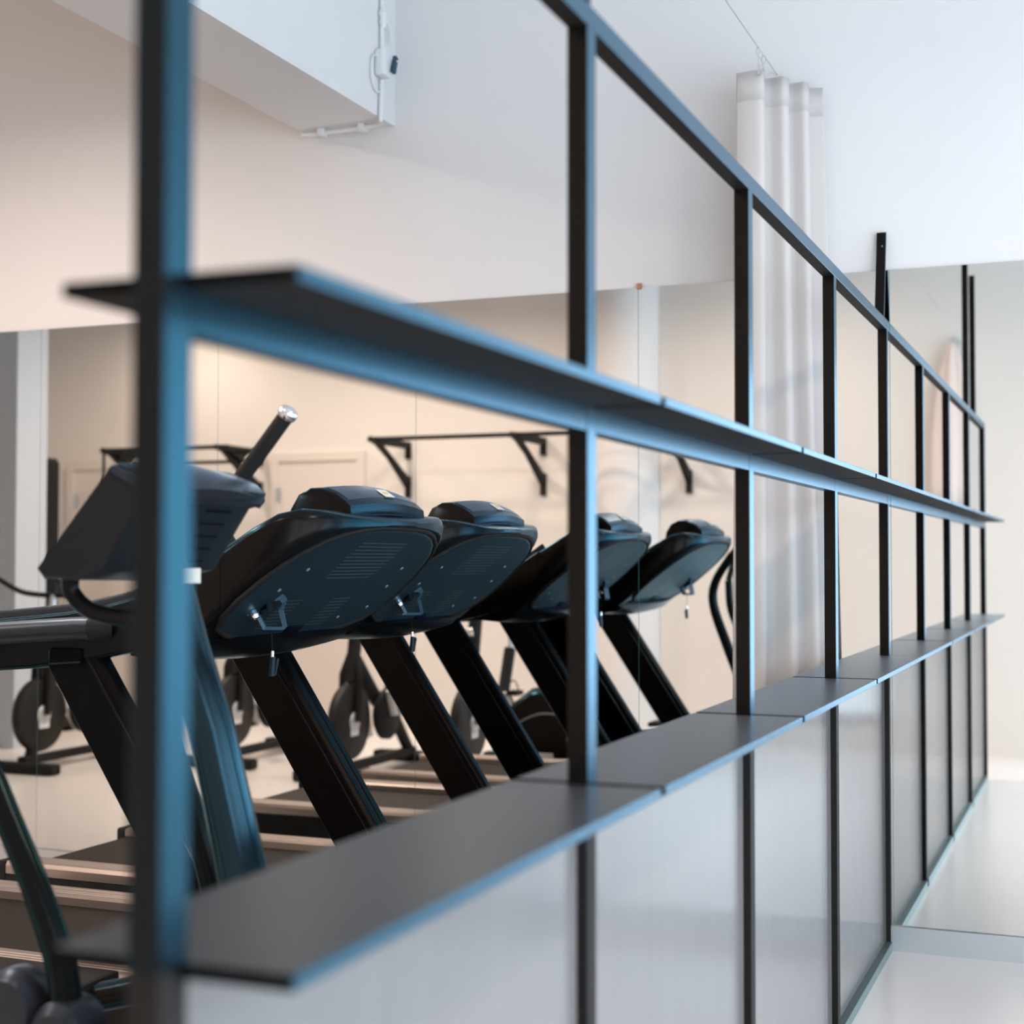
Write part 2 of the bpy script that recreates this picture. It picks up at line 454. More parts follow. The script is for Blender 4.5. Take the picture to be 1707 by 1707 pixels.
ARM_TOP = [(.955, 1.350), (.985, 1.366), (1.02, 1.377), (1.06, 1.380), (1.10, 1.364), (1.18, 1.318), (1.285, 1.249), (1.365, 1.208), (1.443, 1.177), (1.58, 1.145), (1.70, 1.131), (1.87, 1.116), (2.05, 1.105)]
ARM_BOT = [(.975, 1.335), (1.045, 1.274), (1.132, 1.214), (1.252, 1.126), (1.341, 1.084), (1.48, 1.04), (1.537, 1.029), (1.70, 1.002), (1.87, .988), (2.05, .985)]
HALF_W = [(.962, .10), (.968, .18), (.978, .255), (.993, .31), (1.015, .352), (1.045, .382), (1.09, .404), (1.15, .416), (1.25, .422), (1.34, .424)]

def rrect(hw, z0, z1, y, r, n=5):
    r = min(r, hw*.9, (z1-z0)*.48); pts = []
    for cx, cz, a0 in ((hw-r, z1-r, 0), (-hw+r, z1-r, 90), (-hw+r, z0+r, 180), (hw-r, z0+r, 270)):
        for i in range(n):
            a = math.radians(a0+90*i/(n-1)); pts.append((cx+r*math.cos(a), y, cz+r*math.sin(a)))
    return pts

def plate_z(y):
    return 1.309-.81*(y-1.007)

def make_treadmill():
    t = thing('treadmill', '', 'treadmill')
    # deck
    build('deck_frame', MB().box(-.36, .36, 1.15, 2.60, .06, .235), 'rubber', t, bevel=.012)
    build('running_belt', MB().box(-.262, .262, 1.20, 2.585, .236, .247), 'belt', t, bevel=.004)
    for s in (-1, 1):
        prof = [(.262, .247), (.262, .270), (.275, .274), (.300, .274), (.302, .272), (.304, .274), (.318, .274), (.320, .272), (.322, .274), (.340, .275), (.342, .273), (.344, .275), (.368, .274), (.375, .262), (.375, .235)]
        rail = MB().rings([[(s*x, y, z) for x, z in prof] for y in (1.16, 2.595)])
        sr = build('side_rail', rail, 'rail', t)
        build('end_cap', MB().box(min(s*.255, s*.38), max(s*.255, s*.38), 2.595, 2.63, .10, .277), 'rubber', sr, bevel=.012)
        build('side_skirt', MB().box(min(s*.36, s*.374), max(s*.36, s*.374), 1.16, 2.6, .07, .232), 'rubber', sr, bevel=.003)
        build('foot', MB().disc((s*.3, 2.5, .03), (0, 0, 1), .03, .06, 14), 'rubber', t)
        build('foot', MB().disc((s*.3, 1.0, .03), (0, 0, 1), .03, .06, 14), 'rubber', t)
    build('rear_roller', MB().tube([(-.262, 2.585, .195), (.262, 2.585, .195)], .046, 16), 'rubber', t, smooth=True)
    # motor hood
    hood = MB(); rings = []
    for y, hw, z1 in ((.70, .30, .20), (.73, .335, .26), (.82, .355, .30), (.95, .36, .325), (1.08, .36, .33), (1.15, .355, .31), (1.20, .33, .265)):
        rings.append(rrect(hw, .06, z1, y, .05))
    hood.rings(rings)
    build('motor_cover', hood, 'plastic', t, smooth=True)
    # uprights
    for s in (-1, 1):
        rings = []
        for z in (.10, .25, .6, .9, 1.06):
            yc = 1.625+.66*(z-1.0)
            hw = .076
            rr = []
            for dx, dy in ((-.028, -hw), (-.014, -hw-.012), (.014, -hw-.012), (.028, -hw), (.028, hw), (.014, hw+.008), (-.014, hw+.008), (-.028, hw)):
                rr.append((s*.39+dx, yc+dy, z))
            rings.append(rr)
        u = build('upright', MB().rings(rings), 'upright', t, bevel=.003)
        a, b_ = Vector((s*.39-.030, 1.625+.66*(.18-1)-.055, .18)), Vector((s*.39-.030, 1.625+.66*(1.02-1)-.055, 1.02))
        build('edge_trim', MB().tube([a, b_], .004, 6), 'plastic', u)
        a.x = b_.x = s*.39+.030
        build('edge_trim', MB().tube([a, b_], .004, 6), 'plastic', u)
    # arms sweeping up from the hand grips into the console
    for s in (-1, 1):
        rings = []
        for y in (1.22, 1.285, 1.34, 1.40, 1.47, 1.55, 1.65, 1.75, 1.87, 1.98, 2.05):
            zt, zb = lerp_prof(ARM_TOP, y), lerp_prof(ARM_BOT, y)
            if y < 1.3:
                zb = max(zb, plate_z(y)+.004)
            rings.append([(x+s*.388, yy, z) for x, yy, z in rrect(.034, zb, zt, y, .012)])
        arm = build('side_arm', MB().rings(rings), 'plastic', t, smooth=True)
        top = [(s*.388, y, lerp_prof(ARM_TOP, y)+.0005) for y in (1.2, 1.3, 1.4, 1.5, 1.6, 1.7, 1.85, 2.0)]
        build('rim_strip', MB().tube(top, .020, 8, smooth=2, flat=.22), 'greyplastic', arm, smooth=True)
        grip = build('hand_grip', MB().tube([(s*.436, 1.545, 1.100), (s*.438, 1.60, 1.099), (s*.438, 1.75, 1.089), (s*.438, 1.90, 1.078), (s*.438, 2.04, 1.07)], .0265, 14), 'greyplastic', t, smooth=True)
        build('grip_collar', MB().tube([(s*.415, 1.53, 1.102), (s*.436, 1.548, 1.100), (s*.438, 1.562, 1.099)], .030, 14), 'rubber', grip, smooth=True)
        hold = build('side_pocket', MB().box(min(s*.418, s*.43), max(s*.418, s*.43), 1.60, 1.69, 1.012, 1.050), 'slot', t, bevel=.004)
        build('pocket_rim', MB().tube([(s*.432, 1.69, 1.045), (s*.432, 1.69, 1.012), (s*.432, 1.60, 1.018)], .002, 6), 'plate', hold)
    # console shell, lofted along its depth
    rings = []
    for y in (.958, .962, .968, .978, .993, 1.015, 1.045, 1.09, 1.15, 1.21, 1.27, 1.32):
        hw = lerp_prof(HALF_W, y); z0 = plate_z(y)+.003; z1 = lerp_prof(ARM_TOP, y)
        if y < .99:
            k = (y-.958)/.032; z0 = 1.345+(plate_z(.99)+.003-1.345)*k
        if y < .96:
            hw = .07
        rings.append(rrect(hw, z0, max(z1, z0+.012), y, .03, 6))
    build('console_shell', MB().rings(rings), 'plastic', t, smooth=True)
    # display face on the user's side
    disp = MB(); dn = Vector((0, .55, .835))
    disp.add([(-.27, 1.11, 1.372), (.27, 1.11, 1.372), (.30, 1.27, 1.267), (-.30, 1.27, 1.267)] + [(-.27, 1.112, 1.366), (.27, 1.112, 1.366), (.30, 1.272, 1.26), (-.30, 1.272, 1.26)],
             [(0, 1, 2, 3), (4, 7, 6, 5), (0, 4, 5, 1), (1, 5, 6, 2), (2, 6, 7, 3), (3, 7, 4, 0)])
    build('display', disp, 'gloss', t)
    # shield-shaped back plate
    half = [(0, .9725), (.10, .974), (.18, .981), (.245, .995), (.295, 1.014), (.34, 1.043), (.372, 1.08), (.395, 1.13), (.402, 1.18), (.395, 1.225), (.36, 1.262), (.29, 1.286), (.2, 1.300), (.1, 1.306), (0, 1.308)]
    outl = half + [(-x, y) for x, y in reversed(half[1:-1])]
    nrm = Vector((0, -.63, -.777))
    def pl(x, y, d):
        return Vector((x, y, plate_z(y))) + nrm*d
    cy = 1.14
    r_out = [pl(x, y, -.006) for x, y in outl]; r_a = [pl(x, y, .001) for x, y in outl]
    r_b = [pl(x*.975, cy+(y-cy)*.965, .004) for x, y in outl]
    build('back_plate', MB().rings([r_out, r_a, r_b]), 'plate', t)
    bead = [pl(x*1.012, cy+(y-cy)*1.02, 0) for x, y in outl]
    bead.append(bead[0])
    bp_ = build('plate_surround', MB().tube(bead, .0065, 8), 'rubber', t, smooth=True)
    # speaker fields on the plate: pale discs carry the glint of the holes
    def dots(rows):
        g = MB()
        for x, y in rows:
            c = pl(x, y, .0045); u = Vector((1, 0, 0)); w = Vector((0, .777, -.63))
            q = [c+(u*math.cos(a)+w*math.sin(a))*.0019 for a in [math.pi*2*i/6 for i in range(6)]]
            g.add(q, [tuple(range(6))])
        return g
    top_rows = [(-.128+.0095*i, 1.012+.0105*j) for j in range(11) for i in range(28) if abs(i-13.5) < 13.6-abs(j-4)*.2]
    o = build('speaker_grille', dots(top_rows), 'dots', t); o['kind'] = 'stuff'
    lo = [(-.19+.0095*i+.0*j, 1.185+.0105*j) for j in range(9) for i in range(9)] + [(.05+.0095*i, 1.185+.0105*j) for j in range(9) for i in range(10)]
    o = build('speaker_grille', dots(lo), 'dots', t); o['kind'] = 'stuff'
    for x, y in ((-.25, 1.09), (.25, 1.09), (-.28, 1.15), (.28, 1.15), (-.30, 1.22), (.30, 1.22), (.19, 1.25), (-.14, 1.27)):
        build('screw', MB().disc(pl(x, y, .004), nrm, .005, .004, 10), 'dots', t)
    build('access_flap', MB().add([pl(x, y, d) for d in (.002, .008) for x, y in ((-.03, 1.268), (.04, 1.268), (.04, 1.288), (-.03, 1.288))], [(0, 3, 2, 1), (4, 5, 6, 7), (0, 1, 5, 4), (1, 2, 6, 5), (2, 3, 7, 6), (3, 0, 4, 7)]), 'plastic', t)
    # cap over the top of the console
    pr = [(.992, 1.372), (.986, 1.382), (.988, 1.402), (1.004, 1.416), (1.030, 1.433), (1.062, 1.445), (1.095, 1.446), (1.128, 1.430), (1.150, 1.395), (1.158, 1.345), (1.10, 1.345), (1.04, 1.362)]
    rings = []
    for x in (-.206, -.203, -.19, -.13, -.06, 0, .06, .13, .19, .203, .206):
        dz = -.012*(x/.2)**2; dy = .012*(x/.2)**2; k = .93 if abs(x) > .205 else 1
        rings.append([(x, 1.06+(y-1.06)*k+dy, 1.405+(z-1.405)*k+dz) for y, z in pr])
    cap = build('console_cap', MB().rings(rings), 'plastic', t, smooth=True)
    rings = []
    for x in (-.188, -.12, -.06, 0, .06, .12, .188):
        dz = -.012*(x/.2)**2; dy = .012*(x/.2)**2
        rings.append([(x, y+dy, z+dz) for y, z in ((1.004, 1.4175), (1.030, 1.4345), (1.062, 1.4465), (1.062, 1.444), (1.03, 1.432), (1.004, 1.415))])
    build('cap_panel', MB().rings(rings), 'greyplastic', cap, smooth=True)
    sl = Vector((0, .84, .54)); c = Vector((.012, 1.0165, 1.4275)); up_ = Vector((0, -.54, .84))
    st = MB().add([c+Vector((a*.026, 0, 0))+sl*b_*.017+up_*d for d in (0, .0012) for a, b_ in ((-1, -1), (1, -1), (1, 1), (-1, 1))],
                  [(0, 3, 2, 1), (4, 5, 6, 7), (0, 1, 5, 4), (1, 2, 6, 5), (2, 3, 7, 6), (3, 0, 4, 7)])
    so = build('label_sticker', st, 'sticker', t)
    c2 = c+up_*.0016
    build('sticker_print', MB().add([c2+Vector((a*.016, 0, 0))+sl*b_*.006 for a, b_ in ((-1, -.6), (.2, -1), (1, 0), (.6, .8), (-.7, 1))], [(0, 1, 2, 3, 4)]), 'stickerink', so)
    # cross beam under the console
    rings = []
    for x in (-.37, -.25, -.1, 0, .1, .25, .37):
        k = 1-(x/.37)**2
        prof = [(1.30, 1.064), (1.33, 1.03), (1.40, 1.012), (1.50, 1.02), (1.52, 1.05), (1.46, 1.09), (1.36, 1.10)]
        rings.append([(x, y-.03*k, z-.012*k+.012) for y, z in prof])
    build('cross_beam', MB().rings(rings), 'plastic', t, smooth=True)
    # safety-key holder with cord and clip
    kx, ky = -.255, 1.215
    base = pl(kx, ky, .0)
    hdir = Vector((.42, -.9, 0)); wdir = Vector((.9, .42, 0))
    outer = [(-.016, .006), (-.006, .020), (.034, .022), (.042, .010), (.034, -.010), (.042, -.044), (.036, -.050), (-.004, -.050), (-.020, -.020)]
    inner = [(-.008, .000), (-.002, .007), (.029, .008), (.034, .002), (.026, -.012), (.034, -.043), (.032, -.044), (.001, -.044), (-.013, -.018)]
    def ring3(lp, w_):
        return [base + hdir*(a*1.2+.014) + Vector((0, 0, b_*1.2+.014)) + wdir*w_ for a, b_ in lp]
    hk = MB().rings([ring3(outer, -.013), ring3(outer, .013), ring3(inner, .011), ring3(inner, -.011), ring3(outer, -.013)], caps=False)
    key = build('key_holder', hk, 'holder', t)
    build('holder_bracket', MB().tube([base, base+Vector((-.01, -.034, .010))], .011, 10), 'plastic', key)
    build('holder_stud', MB().lathe(base+Vector((-.045, -.012, -.01)), (0, -.6, -.8), [(0, .012), (.008, .010), (.011, .002), (.011, -.010)], 12), 'chrome', key)
    e0 = base+hdir*.028+Vector((0, 0, -.036)); e1 = e0+Vector((.004, 0, -.062))
    build('cord', MB().tube([e0, e1], .0009, 5), 'rubber', key)
    build('cord_end', MB().disc(e1+Vector((0, 0, -.006)), (0, 0, 1), .004, .014, 8), 'chrome', key)
    cl = MB().add([e1+Vector(v) for v in ((-.012, -.004, -.058), (.004, -.004, -.060), (.008, -.004, -.014), (-.003, -.004, -.012), (-.012, .004, -.058), (.004, .004, -.060), (.008, .004, -.014), (-.003, .004, -.012))],
                  [(0, 1, 2, 3), (4, 7, 6, 5), (0, 4, 5, 1), (1, 5, 6, 2), (2, 6, 7, 3), (3, 7, 4, 0)])
    cl.add([e1+Vector(v) for v in ((.003, -.005, -.060), (.010, -.005, -.058), (.024, -.005, -.020), (.016, -.005, -.016), (.003, .005, -.060), (.010, .005, -.058), (.024, .005, -.020), (.016, .005, -.016))],
           [(0, 1, 2, 3), (4, 7, 6, 5), (0, 4, 5, 1), (1, 5, 6, 2), (2, 6, 7, 3), (3, 7, 4, 0)])
    build('cord_clip', cl, 'plate', key, bevel=.0012)
    return t

T2 = make_treadmill()
T2.location = (-1.62, 0, 0)
T2['label'] = 'black treadmill standing beside the cross trainer with the curved handlebars'
T2['group'] = 'treadmills in front of the mirrors'
T3 = copy_tree(T2)
T3.location = (-.645, .10, 0)
T3['label'] = 'black treadmill standing closest to the mirror wall'

# ------------------------------------------------------------------ cross trainer
E_ = thing('cross_trainer', 'black cross trainer with curved moving handlebars and a blunt display box', 'cross trainer', (-2.60, 0, 0))
def loftz(pts, hx, hy, n=16):
    rings = []
    for (x, y, z), a, b_ in zip(pts, hx, hy):
        rings.append([(x+a*math.copysign(abs(math.cos(q))**.9, math.cos(q)), y+b_*math.copysign(abs(math.sin(q))**.9, math.sin(q)), z) for q in [2*math.pi*i/n for i in range(n)]])
    return MB().rings(rings)
col_ = build('column', loftz([(0, .645, .06), (0, .70, .3), (0, .765, .55), (0, .82, .75), (0, .872, .95), (0, .935, 1.12), (0, .985, 1.28)],
      [.085, .07, .054, .046, .044, .046, .05], [.09, .07, .052, .045, .042, .040, .040]), 'bluegloss', E_, smooth=True)
build('label_sticker', MB().box(-.03, .03, .919, .9205, 1.218, 1.246), 'sticker', col_)
# display box
pr = [(1.133, 1.242), (1.118, 1.226), (1.05, 1.224), (.985, 1.24), (.90, 1.365), (.872, 1.372), (.862, 1.392), (.885, 1.412), (.945, 1.436), (.965, 1.434)]
rings = []
for x, k in ((-.180, .94), (-.172, .985), (-.1, 1.0), (0, 1.02), (.1, 1.0), (.172, .985), (.180, .94)):
    rings.append([(x, 1.02+(y-1.02)*k, 1.32+(z-1.32)*k) for y, z in pr])
dbx = build('display_box', MB().rings(rings), 'boxplastic', E_, smooth=True)
build('top_ledge', MB().rings([[(x, y+.018*(x/.18)**2, z-.012*(x/.18)**2) for y, z in ((.868, 1.376), (.855, 1.392), (.872, 1.414), (.94, 1.441), (.945, 1.43), (.89, 1.40), (.885, 1.380))] for x in (-.186, -.12, -.05, 0, .05, .12, .186)]), 'greyplastic', dbx, smooth=True)
build('screen', MB().add([(-.14, 1.125, 1.262), (.14, 1.125, 1.262), (.14, .985, 1.416), (-.14, .985, 1.416), (-.14, 1.115, 1.255), (.14, 1.115, 1.255), (.14, .975, 1.41), (-.14, .975, 1.41)],
      [(0, 1, 2, 3), (4, 7, 6, 5), (0, 4, 5, 1), (1, 5, 6, 2), (2, 6, 7, 3), (3, 7, 4, 0)]), 'gloss', dbx)
for i in range(5):
    y = .905+.016*i
    build('vent_slot', MB().box(.03, .11, y-.004+.002, y+.002, 1.352-.0235*i, 1.355-.0235*i), 'slot', dbx)
# fixed handle under the display box
build('fixed_handle', MB().tube([(-.12, 1.10, 1.235), (-.115, 1.10, 1.20), (-.10, 1.06, 1.165), (-.05, .98, 1.15), (0, .93, 1.148)], .016, 12, smooth=5), 'plastic', E_, smooth=True)
# moving handlebars
def mover(side, pts, grip_n):
    a = build('moving_handlebar', MB().tube([(side, y, z) for y, z in pts[grip_n:]], [.020, .029], 14, smooth=5), 'tealglint', E_, smooth=True)
    g = [(side, y, z) for y, z in pts[:grip_n+1]]
    build('grip', MB().tube(g, .0165, 14), 'rubber', a, smooth=True)
    d = (Vector(g[0])-Vector(g[1])).normalized(); c = Vector(g[0])
    build('grip_cap', MB().lathe(c, d, [(.0165, -.012), (.0195, -.006), (.0205, .004), (.016, .011), (.006, .0145), (0, .015)], 16), 'chrome', a, smooth='all')
mover(.25, [(.862, 1.556), (.973, 1.425), (1.09, 1.288), (1.175, 1.15), (1.185, 1.03), (1.12, .84), (1.05, .66), (1.0, .48)], 2)
mover(-.25, [(1.178, 1.315), (1.205, 1.24), (1.23, 1.15), (1.215, .99), (1.145, .843), (1.064, .692), (1.012, .574), (.992, .470)], 2)
# pivots, pedal bars and base
for s in (-1, 1):
    pv = build('pivot_cover', MB().lathe((s*.25, .99, .46), (1, 0, 0), [(0, -.055), (.035, -.052), (.052, -.036), (.056, 0), (.052, .036), (.035, .052), (0, .055)], 20), 'greyplastic', E_, smooth=True)
    bar = build('pedal_bar', MB().tube([(s*.25, 1.02, .44), (s*.24, 1.25, .36), (s*.17, 1.6, .30), (s*.16, 2.0, .30)], .03, 12, smooth=4), 'plastic', E_, smooth=True)
    build('link_cover', MB().lathe((s*.255, 1.095, .49), (1, 0, 0), [(0, -.045), (.05, -.04), (.065, -.02), (.065, .02), (.05, .04), (0, .045)], 20), 'greyplastic', pv, smooth=True)
    build('foot_plate', MB().box(s*.24-.07, s*.24+.07, 1.30, 1.66, .36, .385), 'rubber', bar, bevel=.01)
    build('base_rail', MB().tube([(s*.2, .72, .06), (s*.2, 1.4, .05), (s*.2, 2.2, .06)], .032, 10), 'plastic', E_, smooth=True)
build('front_housing', loftz([(0, .70, .03), (0, .70, .12), (0, .72, .28), (0, .74, .38), (0, .75, .43)], [.26, .27, .24, .16, .07], [.16, .17, .15, .11, .06]), 'plastic', E_, smooth=True)
rh = []
for x, k in ((-.15, .72), (-.14, .9), (-.1, 1.0), (.1, 1.0), (.14, .9), (.15, .72)):
    rh.append([(x, 2.12+(y-2.12)*k, .30+(z-.30)*k) for y, z in ((1.86, .05), (1.85, .20), (1.90, .36), (1.98, .50), (2.10, .58), (2.22, .57), (2.34, .48), (2.40, .33), (2.40, .05))])
rh_ = build('drive_housing', MB().rings(rh), 'plastic', E_, smooth=True)
build('housing_highlight', MB().tube([(.146, 1.9, .38), (.15, 2.0, .43), (.15, 2.16, .44), (.148, 2.3, .38)], .004, 6, smooth=4), 'rail', rh_)  # strip shaped as the highlight curving over the housing
build('housing_badge', MB().box(.148, .158, 2.08, 2.2, .20, .235), 'silver', rh_, bevel=.003)

# ------------------------------------------------------------------ curtain and its wire
CP = catmull([Vector(q) for q in ((-.268, .432, 0), (-.276, .395, 0), (-.272, .352, 0), (-.235, .352, 0), (-.205, .385, 0), (-.182, .345, 0), (-.186, .298, 0), (-.150, .290, 0),
              (-.125, .330, 0), (-.102, .290, 0), (-.104, .245, 0), (-.070, .240, 0), (-.050, .275, 0), (-.030, .235, 0), (-.020, .200, 0))], 8)
def path(t, z):
    k = (2.83-z)/2.8
    f = t*(len(CP)-1); i = min(int(f), len(CP)-2); p_ = CP[i].lerp(CP[i+1], f-i)
    x = p_.x + .006*k*math.sin(9*t+2*z)
    y = .37 + (p_.y-.37)*(1+.38*k) + .008*k*math.sin(7*t+1.3*z)
    return (min(x, -.006), y, z)
zs = [.04, .5, 1.0, 1.5, 2.0, 2.4, 2.72]
NT = 112
def sheet(zlist, th, off=0.0):
    mb = MB(); rows = []
    for z in zlist:
        f = [Vector(path(i/NT, z)) for i in range(NT+1)]
        ring = []; back = []
        for i, p_ in enumerate(f):
            d = (f[min(i+1, NT)]-f[max(i-1, 0)]); nn = Vector((d.y, -d.x, 0)).normalized()
            ring.append(p_+nn*(th/2+off)); back.append(p_-nn*(th/2+off))
        rows.append(ring+list(reversed(back)))
    mb.rings(rows)
    return mb
cur = tag(build('curtain', sheet(zs+[2.825], .0022), 'curtain', smooth='all'), 'cream cloth curtain bunched in pleats at the mirror wall', 'curtain')
build('heading_tape', sheet([2.735, 2.83], .0022, .0012), 'curtain', cur, smooth='all')
wire = tag(build('curtain_wire', MB().tube([(X0, .36, 2.905), (X1, .36, 2.905)], .0022, 6), 'steel'), 'thin steel curtain wire stretched above the partition', 'wire')
for i, t in enumerate((.13, .21, .33)):
    q = path(t, 2.83)
    lp = MB()
    lp.tube([(q[0], .36+.006*math.sin(a), 2.893+.013*math.cos(a)) for a in [2*math.pi*j/10 for j in range(11)]], .0018, 6)
    lp.tube([(q[0], .36, 2.88), (q[0], (.36+q[1])/2, 2.862), (q[0], q[1], 2.832)], .0022, 6).box(q[0]-.006, q[0]+.006, q[1]-.005, q[1]+.005, 2.815, 2.846)
    build('curtain_hook', lp, 'chrome', cur)

# ------------------------------------------------------------------ conduit, junction box and sensor on the beam
cn = thing('cable_conduit', 'white cable conduit running down the concrete beam and under it', 'conduit', (-.10, 1.80, 2.88))
build('pipe', MB().tube([(-.012, -.008, 1.02), (-.012, -.008, .24)], .0085, 10), 'white', cn, smooth=True)
build('pipe', MB().tube([(-.012, -.008, .14), (-.02, -.008, .0), (-.006, .0, -.010), (.035, .05, -.012), (.045, .33, -.012), (.05, .36, -.002)], .0085, 10, smooth=3), 'white', cn, smooth=True)
build('junction_box', MB().box(-.055, .012, -.04, 0.002, .145, .245), 'white', cn, bevel=.012)
build('cable_loop', MB().tube([(-.055, -.008, .22), (-.085, -.008, .2), (-.09, -.008, .13), (-.06, -.008, .09), (-.03, -.008, .09)], .004, 6, smooth=4), 'white', cn, smooth=True)
for y in (.10, .27):
    build('clip', MB().box(.025, .065, y-.012, y+.012, -.024, .004), 'white', cn, bevel=.003)
build('tape_knot', MB().lathe((-.012, -.012, .37), (0, 0, 1), [(.008, -.04), (.016, -.02), (.012, 0), (.018, .015), (.009, .04)], 10).tube([(-.0, -.016, .37), (.03, -.02, .34), (.045, -.018, .29)], .005, 6, smooth=3), 'white', cn, smooth=True)
sn = build('sensor', MB().box(-.011, .011, -.007, .007, -.033, .033), 'blue', cn, bevel=.002, at=(.004, -.052, .195))
sn.rotation_euler = (0, math.radians(17), 0)
build('indicator_lamp', MB().disc((.002, -.008, .016), (0, 1, 0), .004, .003, 10), 'white', sn)

# ------------------------------------------------------------------ pull-up bars on the rear wall (seen in the mirrors)
def pullup(name, label, ys, y_end, solid, z=2.12):
    t = thing(name, label, 'pull-up bar', (X0+.0015, 0, 0))
    L = .56
    for y in ys:
        br_ = MB()
        w = .022
        br_.prism = None
        out = [(0.0, z+.02), (L-.05, z+.02), (L-.05, z-.03), (.30, z-.03) if not solid else (.34, z-.04), (.03, z-.36), (0, z-.36)]
        def pris(poly):
            br_.rings([[(a, y-w, b_) for a, b_ in poly], [(a, y+w, b_) for a, b_ in poly]])
        pris([(0, z+.015), (L, z+.015), (L, z-.035), (0, z-.035)])
        pris([(L-.02, z-.03), (L-.09, z-.03), (.0, z-.34), (.0, z-.27), (.02, z-.255)][::1])
        pris([(0, z-.02), (.022, z-.02), (.022, z-.11), (0, z-.11)])
        pris([(0, z-.24), (.022, z-.24), (.022, z-.40), (0, z-.40)])
        if solid:
            pris([(L-.12, z-.03), (L-.02, z-.03), (.17, z-.25)])
            pris([(.20, z-.02), (L-.1, z-.02), (.30, z-.10)])
        build('wall_bracket', br_, 'rubber', t)
        bk = [o for o in bpy.data.objects if o.parent == t][-1]
        build('end_knob', MB().disc((L+.035, y, z-.008), (1, 0, 0), .022, .07, 12), 'rubber', bk)
        build('bolt', MB().disc((L-.06, y, z+.0165), (0, 0, 1), .012, .006, 8), 'steel', bk)
    build('bar', MB().tube([(L-.03, min(ys)-y_end, z), (L-.03, max(ys)+.05, z)], .016, 12), 'rubber', t, smooth=True)
    if solid:
        build('bar', MB().tube([(.22, min(ys), z-.09), (.22, max(ys), z-.09)], .014, 10), 'rubber', t, smooth=True)
        for y in (min(ys)+.62, max(ys)-.10, max(ys)+.06):
            build('hanging_strap', MB().tube([(L-.03, y, z-.0), (L-.03, y, z-.30), (L-.04, y+.01, z-.55)], .012, 8), 'rubber', t)
    return t
pullup('pull_up_bar', 'long black pull-up bar on slim triangular wall brackets beside the round column', [4.20, 3.12, 2.04], .1, False)
pullup('pull_up_bar', 'black pull-up rig with heavy gusset brackets and hanging straps beside the door', [6.50, 5.48], .05, True, 2.10)

# cable tower behind the square pillar
ct = thing('cable_tower', 'slim black cable machine tower with a rounded head behind the square pillar', 'gym machine', (-4.17, 6.79, 0))
pts = [(-.05, 0), (.05, 0), (.05, 1.95), (.042, 1.995), (.02, 2.025), (-.02, 2.025), (-.05, 1.99)]
build('tower_body', MB().rings([[(-.06, a, b_) for a, b_ in pts], [(.06, a, b_) for a, b_ in pts]]), 'rubber', ct, bevel=.004)
cg = build('pulley_carriage', MB().box(-.05, .09, -.14, -.05, 1.0, 1.12), 'rubber', ct, bevel=.012)
build('pulley', MB().disc((.1, -.12, 1.05), (1, 0, 0), .05, .025, 16), 'greyplastic', cg)
build('foot', MB().box(-.25, .25, -.3, .12, 0, .05), 'rubber', ct, bevel=.01)

